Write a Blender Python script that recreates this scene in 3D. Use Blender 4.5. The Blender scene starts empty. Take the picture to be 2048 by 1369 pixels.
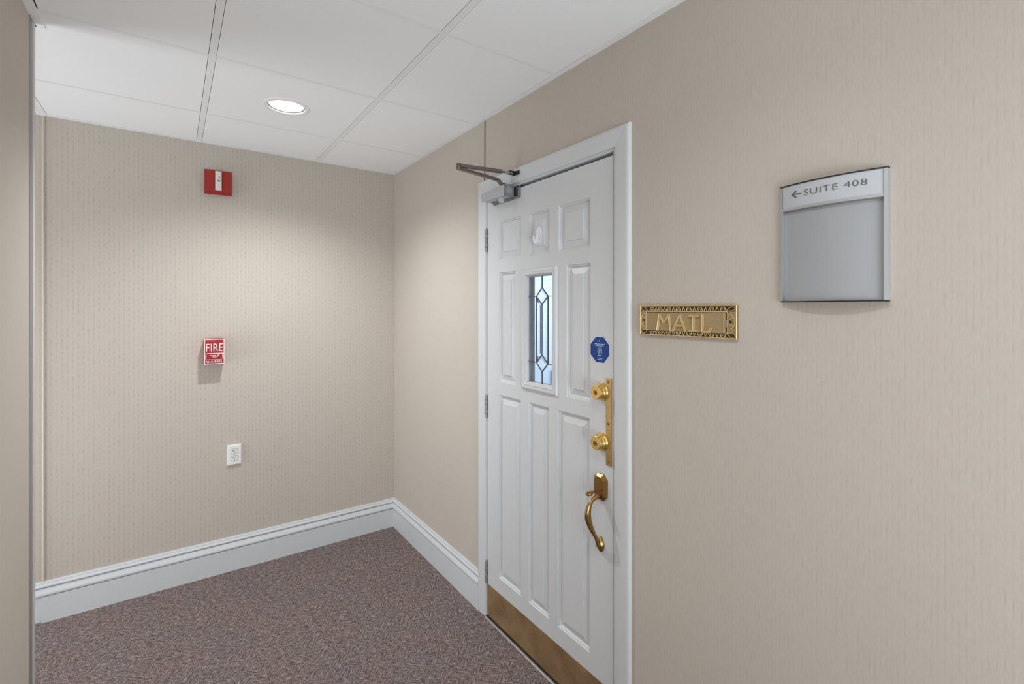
import bpy, bmesh, math, random
from mathutils import Matrix, Vector

random.seed(7)
scene = bpy.context.scene
COL = scene.collection
H = 2.42                      # ceiling height (m).  Right wall: x = 0, back wall: y = 0, room: x < 0, y < 0

# ------------------------------------------------------------------ camera
cam_d = bpy.data.cameras.new('camera')
cam = bpy.data.objects.new('camera', cam_d)
COL.objects.link(cam)
cam.location = (-1.2478, -3.1576, 1.4967)
cam.rotation_euler = (math.radians(90), 0, math.radians(-35.39))
cam_d.sensor_width = 36.0
cam_d.lens = 36.0 * 954.515 / 2048
cam_d.shift_y = -(684.5 - 617.49) / 2048
cam_d.clip_start = 0.02
scene.camera = cam

# ------------------------------------------------------------------ world, lights, exposure
world = bpy.data.worlds.new('world')
scene.world = world
world.use_nodes = True
world.node_tree.nodes['Background'].inputs['Color'].default_value = (0.85, 0.92, 1.0, 1)
world.node_tree.nodes['Background'].inputs['Strength'].default_value = 0.3

scene.view_settings.view_transform = 'Standard'
scene.view_settings.look = 'None'
scene.view_settings.gamma = 1.0
scene.view_settings.use_curve_mapping = False
scene.view_settings.exposure = 0.42

DOWNLIGHT_W = (50.0, 14.0, 10.0)   # watts of the recessed downlights, from the alarm wall back
DOWNLIGHT_C = (0.95, 0.98, 1.0)


def area_light(name, loc, direction, sx, sy, energy, color):
    d = bpy.data.lights.new(name, 'AREA')
    d.shape = 'RECTANGLE'
    d.size, d.size_y = sx, sy
    d.energy, d.color = energy, color
    o = bpy.data.objects.new(name, d)
    COL.objects.link(o)
    o.location = loc
    o.rotation_euler = Vector(direction).to_track_quat('-Z', 'Y').to_euler()
    return o


# added fill light behind the photographer; daylight of the side passage on the left and of the office behind the door
area_light('rear_fill_light', (-0.80, -4.7, 0.85), (0, 0.80, 1), 1.4, 1.4, 40.0, (0.82, 0.91, 1.0))  # unseen source, added to lift the ceiling and walls
area_light('passage_daylight', (-3.10, -0.52, 1.20), (1, 0, 0.25), 0.9, 2.0, 28.0, (0.85, 0.925, 1.0))
area_light('office_daylight', (1.25, 1.25, 2.40), (0.15, 0.0, -1), 1.6, 1.4, 46.0, (0.78, 0.89, 1.0))


# ------------------------------------------------------------------ materials
def new_mat(name):
    m = bpy.data.materials.new(name)
    m.use_nodes = True
    nt = m.node_tree
    return m, nt, nt.nodes['Principled BSDF'], nt.nodes, nt.links


def lin(r, g, b):
    f = lambda c: (c / 255 / 12.92) if c <= 10 else ((c / 255 + 0.055) / 1.055) ** 2.4
    return (f(r), f(g), f(b), 1)


def simple(name, col, rough=0.5, metal=0.0, bump=0.0, bscale=200.0, mottled=0.0, coat=0.0):
    m, nt, b, N, L = new_mat(name)
    b.inputs['Base Color'].default_value = col
    b.inputs['Roughness'].default_value = rough
    b.inputs['Metallic'].default_value = metal
    b.inputs['Coat Weight'].default_value = coat
    if bump or mottled:
        tc = N.new('ShaderNodeTexCoord')
        nz = N.new('ShaderNodeTexNoise')
        nz.inputs['Scale'].default_value = bscale
        nz.inputs['Detail'].default_value = 4
        L.new(tc.outputs['Object'], nz.inputs['Vector'])
        if bump:
            bp = N.new('ShaderNodeBump')
            bp.inputs['Strength'].default_value = bump
            bp.inputs['Distance'].default_value = 0.002
            L.new(nz.outputs['Fac'], bp.inputs['Height'])
            L.new(bp.outputs['Normal'], b.inputs['Normal'])
        if mottled:
            mx = N.new('ShaderNodeMix')
            mx.data_type = 'RGBA'
            mx.inputs['A'].default_value = tuple(c * (1 - mottled) for c in col[:3]) + (1,)
            mx.inputs['B'].default_value = tuple(min(1, c * (1 + mottled)) for c in col[:3]) + (1,)
            L.new(nz.outputs['Fac'], mx.inputs['Factor'])
            L.new(mx.outputs['Result'], b.inputs['Base Color'])
    return m


def math_node(N, L, op, a, b=None, c=None):
    n = N.new('ShaderNodeMath')
    n.operation = op
    for i, v in enumerate((a, b, c)):
        if v is None:
            continue
        if isinstance(v, (int, float)):
            n.inputs[i].default_value = v
        else:
            L.new(v, n.inputs[i])
    return n.outputs[0]


def wallpaper(name, pitch, dash_len, dash_k, thread_k):
    m, nt, b, N, L = new_mat(name)
    tc = N.new('ShaderNodeTexCoord')
    sp = N.new('ShaderNodeSeparateXYZ')
    L.new(tc.outputs['Object'], sp.inputs[0])
    u = math_node(N, L, 'ADD', sp.outputs['X'], sp.outputs['Y'])
    z = sp.outputs['Z']
    # columns of short dashes, 19 mm apart, every column shifted
    cu = math_node(N, L, 'MULTIPLY', u, 1 / pitch)
    ci = math_node(N, L, 'FLOOR', cu)
    cf = math_node(N, L, 'FRACT', cu)
    wn = N.new('ShaderNodeTexWhiteNoise')
    wn.noise_dimensions = '1D'
    L.new(ci, wn.inputs['W'])
    zr = math_node(N, L, 'ADD', math_node(N, L, 'MULTIPLY', z, 1 / dash_len), wn.outputs['Value'])
    zf = math_node(N, L, 'FRACT', zr)
    ctr = math_node(N, L, 'ABSOLUTE', math_node(N, L, 'SUBTRACT', cf, 0.5))
    rib = N.new('ShaderNodeMapRange'); rib.clamp = True
    L.new(ctr, rib.inputs['Value'])
    for k, v in zip(('From Min', 'From Max', 'To Min', 'To Max'), (0.10, 0.24, 1, 0)):
        rib.inputs[k].default_value = v
    dz = math_node(N, L, 'ABSOLUTE', math_node(N, L, 'SUBTRACT', zf, 0.5))
    dsh = N.new('ShaderNodeMapRange'); dsh.clamp = True
    L.new(dz, dsh.inputs['Value'])
    for k, v in zip(('From Min', 'From Max', 'To Min', 'To Max'), (0.18, 0.38, 1, 0.18)):
        dsh.inputs[k].default_value = v
    dash = math_node(N, L, 'MULTIPLY', rib.outputs[0], dsh.outputs[0])
    wn2 = N.new('ShaderNodeTexWhiteNoise')          # every dash has its own strength
    wn2.noise_dimensions = '2D'
    cbd = N.new('ShaderNodeCombineXYZ')
    L.new(ci, cbd.inputs[0])
    L.new(math_node(N, L, 'FLOOR', zr), cbd.inputs[1])
    L.new(cbd.outputs[0], wn2.inputs['Vector'])
    dash = math_node(N, L, 'MULTIPLY', dash, math_node(N, L, 'ADD', math_node(N, L, 'MULTIPLY', wn2.outputs['Value'], 0.9), 0.25))
    # fine vertical threads and woven grain
    cb = N.new('ShaderNodeCombineXYZ')
    L.new(math_node(N, L, 'MULTIPLY', u, 420), cb.inputs[0])
    L.new(math_node(N, L, 'MULTIPLY', z, 60), cb.inputs[1])
    nz = N.new('ShaderNodeTexNoise'); nz.inputs['Scale'].default_value = 1.0; nz.inputs['Detail'].default_value = 3
    L.new(cb.outputs[0], nz.inputs['Vector'])
    cb2 = N.new('ShaderNodeCombineXYZ')
    L.new(math_node(N, L, 'MULTIPLY', u, 1.6), cb2.inputs[0])
    L.new(math_node(N, L, 'MULTIPLY', z, 1.0), cb2.inputs[1])
    big = N.new('ShaderNodeTexNoise'); big.inputs['Scale'].default_value = 2.0
    L.new(cb2.outputs[0], big.inputs['Vector'])
    val = math_node(N, L, 'SUBTRACT', 1.03, math_node(N, L, 'MULTIPLY', dash, dash_k))
    val = math_node(N, L, 'ADD', val, math_node(N, L, 'MULTIPLY', math_node(N, L, 'SUBTRACT', nz.outputs['Fac'], 0.5), thread_k))
    val = math_node(N, L, 'ADD', val, math_node(N, L, 'MULTIPLY', math_node(N, L, 'SUBTRACT', big.outputs['Fac'], 0.5), 0.05))
    vm = N.new('ShaderNodeVectorMath'); vm.operation = 'SCALE'
    vm.inputs[0].default_value = WALL_COL
    L.new(val, vm.inputs['Scale'])
    L.new(vm.outputs[0], b.inputs['Base Color'])
    b.inputs['Roughness'].default_value = 0.75
    b.inputs['Specular IOR Level'].default_value = 0.25
    bp = N.new('ShaderNodeBump'); bp.inputs['Strength'].default_value = 0.10; bp.inputs['Distance'].default_value = 0.001
    L.new(math_node(N, L, 'SUBTRACT', nz.outputs['Fac'], dash), bp.inputs['Height'])
    L.new(bp.outputs[0], b.inputs['Normal'])
    return m


def carpet():
    m, nt, b, N, L = new_mat('brown_loop_carpet')
    tc = N.new('ShaderNodeTexCoord')
    def noise(rot, sc, scale=1.0, detail=2.0):
        mp = N.new('ShaderNodeMapping')
        mp.inputs['Rotation'].default_value = (0, 0, math.radians(rot))
        mp2 = N.new('ShaderNodeMapping')
        mp2.inputs['Scale'].default_value = sc
        L.new(tc.outputs['Object'], mp.inputs['Vector'])
        L.new(mp.outputs[0], mp2.inputs['Vector'])
        n = N.new('ShaderNodeTexNoise')
        n.inputs['Scale'].default_value = scale
        n.inputs['Detail'].default_value = detail
        L.new(mp2.outputs[0], n.inputs['Vector'])
        return n.outputs['Fac']
    a = noise(40, (40, 150, 1))
    c = noise(-50, (40, 150, 1))
    msk = noise(10, (16, 16, 1))
    fine = noise(20, (300, 300, 1), 1.0, 4)
    hue = noise(0, (5, 5, 1), 1.0, 2)
    mr = N.new('ShaderNodeMapRange'); mr.clamp = True
    L.new(msk, mr.inputs['Value'])
    mr.inputs['From Min'].default_value = 0.44
    mr.inputs['From Max'].default_value = 0.56
    mix = N.new('ShaderNodeMix'); mix.data_type = 'FLOAT'
    L.new(mr.outputs[0], mix.inputs['Factor'])
    L.new(a, mix.inputs['A'])
    L.new(c, mix.inputs['B'])
    v = math_node(N, L, 'ADD', math_node(N, L, 'MULTIPLY', mix.outputs[0], 0.42), math_node(N, L, 'MULTIPLY', fine, 0.58))
    rp = N.new('ShaderNodeValToRGB')
    L.new(v, rp.inputs['Fac'])
    e = rp.color_ramp.elements
    e[0].position = 0.385; e[0].color = (0.060, 0.045, 0.042, 1)
    e[1].position = 0.625; e[1].color = (0.46, 0.375, 0.355, 1)
    mid = rp.color_ramp.elements.new(0.50); mid.color = (0.185, 0.142, 0.133, 1)
    mh = N.new('ShaderNodeMix'); mh.data_type = 'RGBA'; mh.blend_type = 'MULTIPLY'
    mh.inputs['Factor'].default_value = 1.0
    rp2 = N.new('ShaderNodeValToRGB')
    rp2.color_ramp.elements[0].position = 0.35; rp2.color_ramp.elements[0].color = (1.0, 0.97, 0.95, 1)
    rp2.color_ramp.elements[1].position = 0.65; rp2.color_ramp.elements[1].color = (0.93, 0.97, 1.0, 1)
    L.new(hue, rp2.inputs['Fac'])
    L.new(rp.outputs['Color'], mh.inputs['A'])
    L.new(rp2.outputs['Color'], mh.inputs['B'])
    L.new(mh.outputs['Result'], b.inputs['Base Color'])
    b.inputs['Roughness'].default_value = 0.95
    b.inputs['Specular IOR Level'].default_value = 0.1
    bp = N.new('ShaderNodeBump'); bp.inputs['Strength'].default_value = 0.6; bp.inputs['Distance'].default_value = 0.004
    L.new(v, bp.inputs['Height'])
    L.new(bp.outputs[0], b.inputs['Normal'])
    return m


def brushed_plate():
    m, nt, b, N, L = new_mat('worn_bronze_plate')
    tc = N.new('ShaderNodeTexCoord')
    n1 = N.new('ShaderNodeTexNoise'); n1.inputs['Scale'].default_value = 9; n1.inputs['Detail'].default_value = 6
    n2 = N.new('ShaderNodeTexNoise'); n2.inputs['Scale'].default_value = 260; n2.inputs['Detail'].default_value = 3
    L.new(tc.outputs['Object'], n1.inputs['Vector'])
    L.new(tc.outputs['Object'], n2.inputs['Vector'])
    v = math_node(N, L, 'ADD', math_node(N, L, 'MULTIPLY', n1.outputs['Fac'], 0.7), math_node(N, L, 'MULTIPLY', n2.outputs['Fac'], 0.3))
    rp = N.new('ShaderNodeValToRGB')
    rp.color_ramp.elements[0].position = 0.35; rp.color_ramp.elements[0].color = (0.25, 0.150, 0.070, 1)
    rp.color_ramp.elements[1].position = 0.68; rp.color_ramp.elements[1].color = (0.46, 0.305, 0.160, 1)
    L.new(v, rp.inputs['Fac'])
    L.new(rp.outputs['Color'], b.inputs['Base Color'])
    b.inputs['Metallic'].default_value = 0.45
    b.inputs['Roughness'].default_value = 0.5
    return m


def glass_mat(name, tint, rough):
    m, nt, b, N, L = new_mat(name)
    b.inputs['Base Color'].default_value = tint
    b.inputs['Roughness'].default_value = rough
    b.inputs['Transmission Weight'].default_value = 1.0
    b.inputs['IOR'].default_value = 1.35
    return m


def emit(name, col, strength):
    m, nt, b, N, L = new_mat(name)
    b.inputs['Base Color'].default_value = (0.8, 0.8, 0.8, 1)
    b.inputs['Emission Color'].default_value = col
    b.inputs['Emission Strength'].default_value = strength
    return m


WALL_COL = (0.55, 0.492, 0.430)
M = {}
M['wall'] = wallpaper('beige_ribbed_wallpaper', 0.0105, 0.060, 0.050, 0.17)
M['wall_dash'] = wallpaper('beige_dashed_wallpaper', 0.0195, 0.029, 0.125, 0.15)
M['carpet'] = carpet()
M['tile'] = simple('ceiling_tile_white', (0.93, 0.93, 0.93, 1), 0.9, 0, 0.25, 420, 0.02)
M['tee'] = simple('grid_white_enamel', (0.88, 0.88, 0.88, 1), 0.5)
M['paint'] = simple('white_semigloss_paint', (0.68, 0.69, 0.70, 1), 0.34, 0, 0.04, 60)
M['base'] = simple('white_baseboard_paint', (0.66, 0.675, 0.685, 1), 0.36, 0, 0.03, 60)
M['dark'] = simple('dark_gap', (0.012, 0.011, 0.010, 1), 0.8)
M['alu'] = simple('satin_aluminium', (0.54, 0.55, 0.56, 1), 0.38, 0.6)
M['alu_dark'] = simple('grey_bead', (0.30, 0.29, 0.27, 1), 0.5, 0.2)
M['bead'] = simple('pale_grey_bead', (0.62, 0.60, 0.57, 1), 0.5)
M['bead_wall'] = simple('cream_bead', (0.60, 0.535, 0.46, 1), 0.6)
M['steel'] = simple('dark_steel_arm', (0.20, 0.18, 0.16, 1), 0.34, 0.85)
M['silver'] = simple('silver_painted_cover', (0.47, 0.48, 0.49, 1), 0.5, 0.0)
M['grey_cast'] = simple('grey_cast_metal', (0.24, 0.24, 0.235, 1), 0.5, 0.4)
M['black'] = simple('black_plastic', (0.012, 0.012, 0.013, 1), 0.45)
M['hinge'] = simple('grey_painted_hinge', (0.33, 0.33, 0.32, 1), 0.42, 0.35)
M['brass'] = simple('polished_brass', (0.82, 0.56, 0.20, 1), 0.24, 1.0, 0, 60, 0.08)
M['brass_worn'] = simple('worn_brass_strip', (0.66, 0.46, 0.20, 1), 0.40, 0.8, 0.1, 90, 0.30)
M['bronze'] = simple('aged_bronze', (0.38, 0.225, 0.085, 1), 0.27, 1.0, 0.05, 80, 0.25)
M['mail'] = simple('cast_brass_raised', (0.72, 0.55, 0.29, 1), 0.42, 0.6, 0.1, 400, 0.10)
M['mail_flap'] = simple('cast_brass_stippled', (0.46, 0.34, 0.18, 1), 0.50, 0.5, 1.0, 480, 0.35)
M['mail_dark'] = simple('tarnished_recess', (0.075, 0.045, 0.018, 1), 0.6, 0.4, 0.1, 300, 0.3)
M['plate'] = brushed_plate()
M['red'] = simple('red_alarm_plastic', (0.34, 0.012, 0.006, 1), 0.5, 0, 0.05, 200)
M['red2'] = simple('red_painted_metal', (0.36, 0.006, 0.012, 1), 0.45)
M['white'] = simple('white_plastic', (0.82, 0.82, 0.80, 1), 0.35)
M['hook_white'] = simple('offwhite_plastic', (0.75, 0.755, 0.76, 1), 0.3)
M['print_white'] = simple('white_print', (0.86, 0.74, 0.72, 1), 0.5)
M['print_blue_white'] = simple('pale_blue_print', (0.62, 0.75, 0.92, 1), 0.5)
M['lens'] = simple('strobe_lens', (0.80, 0.74, 0.68, 1), 0.12, 0, 0.4, 220, 0.1, 0.6)
M['blue'] = simple('blue_sticker', (0.002, 0.045, 0.24, 1), 0.5, 0, 0, 60, 0.08)
M['sign_panel'] = simple('grey_sign_insert', (0.40, 0.41, 0.425, 1), 0.25, 0.10, 0, 10, 0, 0.5)
M['sign_head'] = simple('pale_sign_insert', (0.52, 0.535, 0.56, 1), 0.4)
M['sign_text'] = simple('grey_sign_lettering', (0.13, 0.13, 0.13, 1), 0.5)
M['slot'] = simple('dark_socket_slot', (0.06, 0.055, 0.05, 1), 0.6)
M['wire'] = simple('thin_brown_wire', (0.07, 0.045, 0.03, 1), 0.6)
M['came'] = simple('lead_came', (0.16, 0.16, 0.17, 1), 0.45, 0.5)
M['glass'] = glass_mat('leaded_glass', (0.93, 0.97, 1.0, 1), 0.06)
M['glass_bevel'] = glass_mat('bevelled_glass', (0.95, 0.97, 1.0, 1), 0.02)
M['office'] = simple('pale_office_wall', (0.80, 0.86, 0.93, 1), 0.8)
M['office_blue'] = simple('blue_grey_enamel', (0.13, 0.18, 0.26, 1), 0.5)
M['lamp'] = emit('lamp_diffuser_glow', (1.0, 0.985, 0.95, 1), 1.0)
M['reflector'] = simple('white_reflector', (0.9, 0.9, 0.89, 1), 0.3)
M['threshold'] = simple('aluminium_threshold', (0.62, 0.58, 0.56, 1), 0.35, 0.7)


# ------------------------------------------------------------------ geometry helpers
class G:
    """collects boxes, prisms, lathes and tubes; build() links them as one mesh object"""
    def __init__(self):
        self.v, self.f = [], []

    def add(self, vs, fs):
        o = len(self.v)
        self.v += [tuple(p) for p in vs]
        self.f += [tuple(i + o for i in f) for f in fs]
        return self

    def box(self, a0, a1, b0, b1, c0, c1, ch=0.0):
        a0, a1 = sorted((a0, a1)); b0, b1 = sorted((b0, b1)); c0, c1 = sorted((c0, c1))
        if ch <= 0:
            vs = [(x, y, z) for x in (a0, a1) for y in (b0, b1) for z in (c0, c1)]
            return self.add(vs, [(0, 1, 3, 2), (4, 6, 7, 5), (0, 4, 5, 1), (2, 3, 7, 6), (0, 2, 6, 4), (1, 5, 7, 3)])
        bm = bmesh.new()
        bmesh.ops.create_cube(bm, size=1.0)
        for w in bm.verts:
            w.co = Vector((a0 + (w.co.x + .5) * (a1 - a0), b0 + (w.co.y + .5) * (b1 - b0), c0 + (w.co.z + .5) * (c1 - c0)))
        bmesh.ops.bevel(bm, geom=bm.edges[:], offset=min(ch, 0.49 * min(a1 - a0, b1 - b0, c1 - c0)), segments=2, profile=0.6, affect='EDGES')
        bm.verts.index_update()
        vs = [tuple(w.co) for w in bm.verts]
        fs = [tuple(w.index for w in f.verts) for f in bm.faces]
        bm.free()
        return self.add(vs, fs)

    def prism(self, poly, w0, w1):
        n = len(poly)
        vs = [(x, y, w0) for x, y in poly] + [(x, y, w1) for x, y in poly]
        fs = [tuple(range(n - 1, -1, -1)), tuple(range(n, 2 * n))]
        fs += [(i, (i + 1) % n, n + (i + 1) % n, n + i) for i in range(n)]
        return self.add(vs, fs)

    def loops(self, rings, cap_first=False, cap_last=True, closed=True):
        n = len(rings[0])
        vs = [p for r in rings for p in r]
        fs = []
        for k in range(len(rings) - 1):
            for i in range(n if closed else n - 1):
                j = (i + 1) % n
                fs.append((k * n + i, k * n + j, (k + 1) * n + j, (k + 1) * n + i))
        if cap_first:
            fs.append(tuple(range(n - 1, -1, -1)))
        if cap_last:
            fs.append(tuple((len(rings) - 1) * n + i for i in range(n)))
        return self.add(vs, fs)

    def lathe(self, prof, center=(0, 0, 0), axis=(0, 0, 1), seg=28, cap0=True, cap1=True):
        ax = Vector(axis).normalized()
        t = Vector((1, 0, 0)) if abs(ax.x) < 0.9 else Vector((0, 1, 0))
        u = ax.cross(t).normalized()
        w = ax.cross(u).normalized()
        c = Vector(center)
        rings = []
        for r, h in prof:
            rings.append([c + ax * h + u * (r * math.cos(2 * math.pi * i / seg)) + w * (r * math.sin(2 * math.pi * i / seg)) for i in range(seg)])
        return self.loops(rings, cap0, cap1)

    def tube(self, pts, radii, seg=10, flat=1.0, up=(0, 0, 1), caps=True):
        pts = [Vector(p) for p in pts]
        if isinstance(radii, (int, float)):
            radii = [radii] * len(pts)
        rings = []
        for i, p in enumerate(pts):
            d = (pts[min(i + 1, len(pts) - 1)] - pts[max(i - 1, 0)]).normalized()
            upv = Vector(up)
            if abs(d.dot(upv)) > 0.97:
                upv = Vector((1, 0, 0))
            s = d.cross(upv).normalized()
            n = s.cross(d).normalized()
            rings.append([p + s * (radii[i] * math.cos(2 * math.pi * k / seg)) + n * (radii[i] * flat * math.sin(2 * math.pi * k / seg)) for k in range(seg)])
        return self.loops(rings, caps, caps)

    def bar(self, p0, p1, width, w0, w1):
        """flat bar in the local xy plane from p0 to p1, thickness w0..w1"""
        p0, p1 = Vector(p0), Vector(p1)
        d = (p1 - p0).normalized()
        n = Vector((-d.y, d.x)) * (width / 2)
        poly = [p0 - n, p1 - n, p1 + n, p0 + n]
        return self.prism([(q.x, q.y) for q in poly], w0, w1)

    def mesh(self, name, mat, smooth=None, bevel=0.0, bseg=2):
        me = bpy.data.meshes.new(name)
        me.from_pydata(self.v, [], self.f)
        me.materials.append(M[mat])
        bm = bmesh.new()
        bm.from_mesh(me)
        bmesh.ops.remove_doubles(bm, verts=bm.verts, dist=1e-6)
        bmesh.ops.recalc_face_normals(bm, faces=bm.faces)
        if bevel:
            eds = [e for e in bm.edges if len(e.link_faces) == 2 and e.calc_face_angle(0) > 0.5]
            bmesh.ops.bevel(bm, geom=eds, offset=bevel, segments=bseg, profile=0.5, affect='EDGES', clamp_overlap=True)
        bm.to_mesh(me)
        bm.free()
        if smooth is not None:
            me.shade_smooth()
            me.set_sharp_from_angle(angle=math.radians(smooth))
        me.update()
        return me

    def build(self, name, mat, parent=None, smooth=None, bevel=0.0, bseg=2, loc=None, label=None):
        o = bpy.data.objects.new(name, self.mesh(name, mat, smooth, bevel, bseg))
        COL.objects.link(o)
        if parent is not None:
            o.parent = parent
        if loc is not None:
            o.location = loc
        if label:
            o['label'] = label
        return o


def tag(o, label=None, cat=None, group=None, kind=None):
    for k, v in (('label', label), ('category', cat), ('group', group), ('kind', kind)):
        if v:
            o[k] = v
    return o


R_RIGHT = Matrix(((0, 0, -1), (-1, 0, 0), (0, 1, 0)))     # local x -> -Y, y -> Z, z -> -X  (things on the right wall)
R_BACK = Matrix(((1, 0, 0), (0, 0, -1), (0, 1, 0)))       # local x -> X, y -> Z, z -> -Y   (things on the back wall)


def empty(name, loc, rot=None):
    o = bpy.data.objects.new(name, None)
    COL.objects.link(o)
    o.empty_display_size = 0.05
    o.location = loc
    if rot is not None:
        o.rotation_euler = rot.to_euler()
    return o


def copy_tree(o, parent=None):
    c = o.copy()
    COL.objects.link(c)
    c.parent = parent
    for ch in list(o.children):
        copy_tree(ch, c)
    return c


def text_mesh(name, body, size, mat, parent, x, y, z, extrude=0.0003, spacing=1.0, sx=1.0, align='LEFT', fit_w=None):
    cu = bpy.data.curves.new(name, 'FONT')
    cu.body = body
    cu.size = size
    cu.extrude = extrude
    cu.space_character = spacing
    cu.align_x = align
    tmp = bpy.data.objects.new(name + '_tmp', cu)
    COL.objects.link(tmp)
    dg = bpy.context.evaluated_depsgraph_get()
    dg.update()
    me = bpy.data.meshes.new_from_object(tmp.evaluated_get(dg))
    bpy.data.objects.remove(tmp)
    me.materials.clear()
    me.materials.append(M[mat])
    xs = [v.co.x for v in me.vertices]
    if fit_w:
        sx = fit_w / (max(xs) - min(xs))
    x_min = min(xs) if align == 'LEFT' else 0
    for v in me.vertices:
        v.co.x = (v.co.x - x_min) * sx
    me.name = name
    o = bpy.data.objects.new(name, me)
    COL.objects.link(o)
    o.parent = parent
    o.location = (x, y, z)
    return o


def rect_ring(x0, x1, y0, y1, ins, w):
    x0, x1 = sorted((x0, x1)); y0, y1 = sorted((y0, y1))
    return [(x0 + ins, y0 + ins, w), (x1 - ins, y0 + ins, w), (x1 - ins, y1 - ins, w), (x0 + ins, y1 - ins, w)]


# ------------------------------------------------------------------ the setting: floor, walls, ceiling
YB = -6.2          # far end of the corridor behind the camera
XL = -3.2          # left end of the side passage
XW = -1.615        # corridor face of the left wall
YE = -1.012        # where the left wall ends

g = G().box(XL - .12, 2.7, YB - .12, 2.3, -0.06, 0.0)
tag(g.build('floor', 'carpet'), 'brown mottled loop carpet covering the corridor floor', 'floor', kind='structure')

# right wall with the door opening
DO0, DO1, DOZ = -1.176, -2.031, 2.058
g = G()
g.box(0, .12, DO0, 0.12, 0, H + .04)
g.box(0, .12, YB, DO1, 0, H + .04)
g.box(0, .12, DO1, DO0, DOZ, H + .04)
tag(g.build('wall_right', 'wall'), 'beige papered wall holding the white door and the sign', 'wall', kind='structure')
g = G().box(XL, 0, 0, .12, 0, H + .04)
wall_back = tag(g.build('wall_back', 'wall_dash'), 'beige dashed wallpaper wall with the fire alarm and outlet', 'wall', kind='structure')
# cream corner bead running up the back wall near its left end
G().tube([(-1.752, -0.001, 0.195), (-1.752, -0.001, H)], 0.0045, 10).build('wallpaper_bead', 'bead_wall', wall_back, 60)
g = G().box(-1.76, XW, YB, YE, 0, H + .04)
wall_left = tag(g.build('wall_left', 'wall'), 'beige papered near wall at the left edge', 'wall', kind='structure')
G().box(XW - .004, XW + .0025, -1.066, -1.034, 0, H - .002, .001).build('corner_guard_strip', 'alu_dark', wall_left, 40)
g = G().box(XW - .03, XW + .0045, -1.034, YE + .005, 0, H - .002, .003)
g.build('corner_bead', 'bead', wall_left, 40)
tag(G().box(XL - .12, XL, YB, .12, 0, H + .04).build('wall_passage_end', 'wall'), 'beige wall closing the side passage', 'wall', kind='structure')
tag(G().box(XL, .12, YB - .12, YB, 0, H + .04).build('wall_front', 'wall'), 'beige wall at the far end behind the viewer', 'wall', kind='structure')
tag(G().box(XL, -1.76, -1.60, -1.50, 0, H + .04).build('wall_passage_side', 'wall'), 'beige wall along the side passage', 'wall', kind='structure')

# ceiling: slab above, grid tees and lay-in tiles as pieces
ceil = tag(G().box(XL - .12, .12, YB - .12, .12, H + .05, H + .09).build('ceiling', 'tile'),
           'white suspended ceiling of square lay-in tiles', 'ceiling', kind='structure')
XS = [0.0, -0.507, -1.130, -1.750, -2.372, XL]
YS = [0.0, -0.472, -1.099, -1.717, -2.340, -2.962, -3.585, -4.207, -4.830, -5.452, YB]
TEE = 0.0115
TZ = H + 0.0012                                     # tile face sits a little above the flange of the grid
LIGHTS = [(-0.8235, -0.7745), (-0.8235, -2.6405), (-0.8235, -4.5085)]
tile_cache = {}


def tile_mesh(w, d, hole=None):
    key = (round(w, 3), round(d, 3), hole is not None)
    if key in tile_cache:
        return tile_cache[key]
    g = G()
    if hole is None:
        g.box(-w / 2, w / 2, -d / 2, d / 2, 0, .016, .0008)
    else:
        hx, hy, r = hole
        outer, inner = [], []
        angs = [2 * math.pi * (i + .5) / 40 for i in range(40)]
        angs += [math.atan2(sy * d / 2 - hy, sx * w / 2 - hx) % (2 * math.pi) for sx in (-1, 1) for sy in (-1, 1)]
        for a in sorted(angs):
            c, s = math.cos(a), math.sin(a)
            k = min(((w / 2 - hx * math.copysign(1, c)) / abs(c)) if abs(c) > 1e-6 else 9,
                    ((d / 2 - hy * math.copysign(1, s)) / abs(s)) if abs(s) > 1e-6 else 9)
            outer.append((hx + c * k, hy + s * k))
            inner.append((hx + c * r, hy + s * r))
        rings = [[(x, y, .016) for x, y in outer], [(x, y, 0) for x, y in outer],
                 [(x, y, 0) for x, y in inner], [(x, y, .016) for x, y in inner]]
        g.loops(rings, False, False)
    me = g.mesh('ceiling_tile', 'tile')
    tile_cache[key] = me
    return me


for i in range(len(XS) - 1):
    for j in range(len(YS) - 1):
        x1, x0 = XS[i], XS[i + 1]
        y1, y0 = YS[j], YS[j + 1]
        if i >= 3 and j >= 3:
            continue
        if i == 2 and j >= 2:
            x0 = XW + .002
        if x1 - x0 < .05:
            continue
        hole = None
        # a narrow dark joint stays open between every tile and the flange beside it
        x1 -= .0235 if i == 0 else TEE + .0016
        x0 += .0265 if (i == 2 and j >= 2) else TEE + .0016
        y1 -= .0215 if j == 0 else .0085 + .0014
        y0 += .0085 + .0014
        cx, cy = (x0 + x1) / 2, (y0 + y1) / 2
        for lx, ly in LIGHTS:
            if x0 < lx < x1 and y0 < ly < y1:
                hole = (lx - cx, ly - cy, 0.083)
        t = bpy.data.objects.new('ceiling_tile', tile_mesh(x1 - x0, y1 - y0, hole))
        COL.objects.link(t)
        t.parent = ceil
        t.location = (cx, cy, TZ)
# main tees run along the corridor, cross tees between them
for x in XS[1:3]:
    G().box(x - TEE, x + TEE, YB, -0.002, H + .0005, H + .0035).box(x - .001, x + .001, YB, -.002, H, H + .03).build('main_tee', 'tee', ceil)
for x in XS[3:-1]:
    G().box(x - TEE, x + TEE, -1.5, -0.002, H + .0005, H + .0035).build('main_tee', 'tee', ceil)
for j, y in enumerate(YS[1:-1]):
    for i in range(len(XS) - 1):
        xa, xb = XS[i], XS[i + 1]
        if j >= 2 and i >= 3:
            continue
        if j >= 1 and i == 2:
            xb = XW
        if xa - xb < .05:
            continue
        G().box(xb + TEE, xa - TEE, y - .0085, y + .0085, H + .0010, H + .0035).build('cross_tee', 'tee', ceil)
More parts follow.
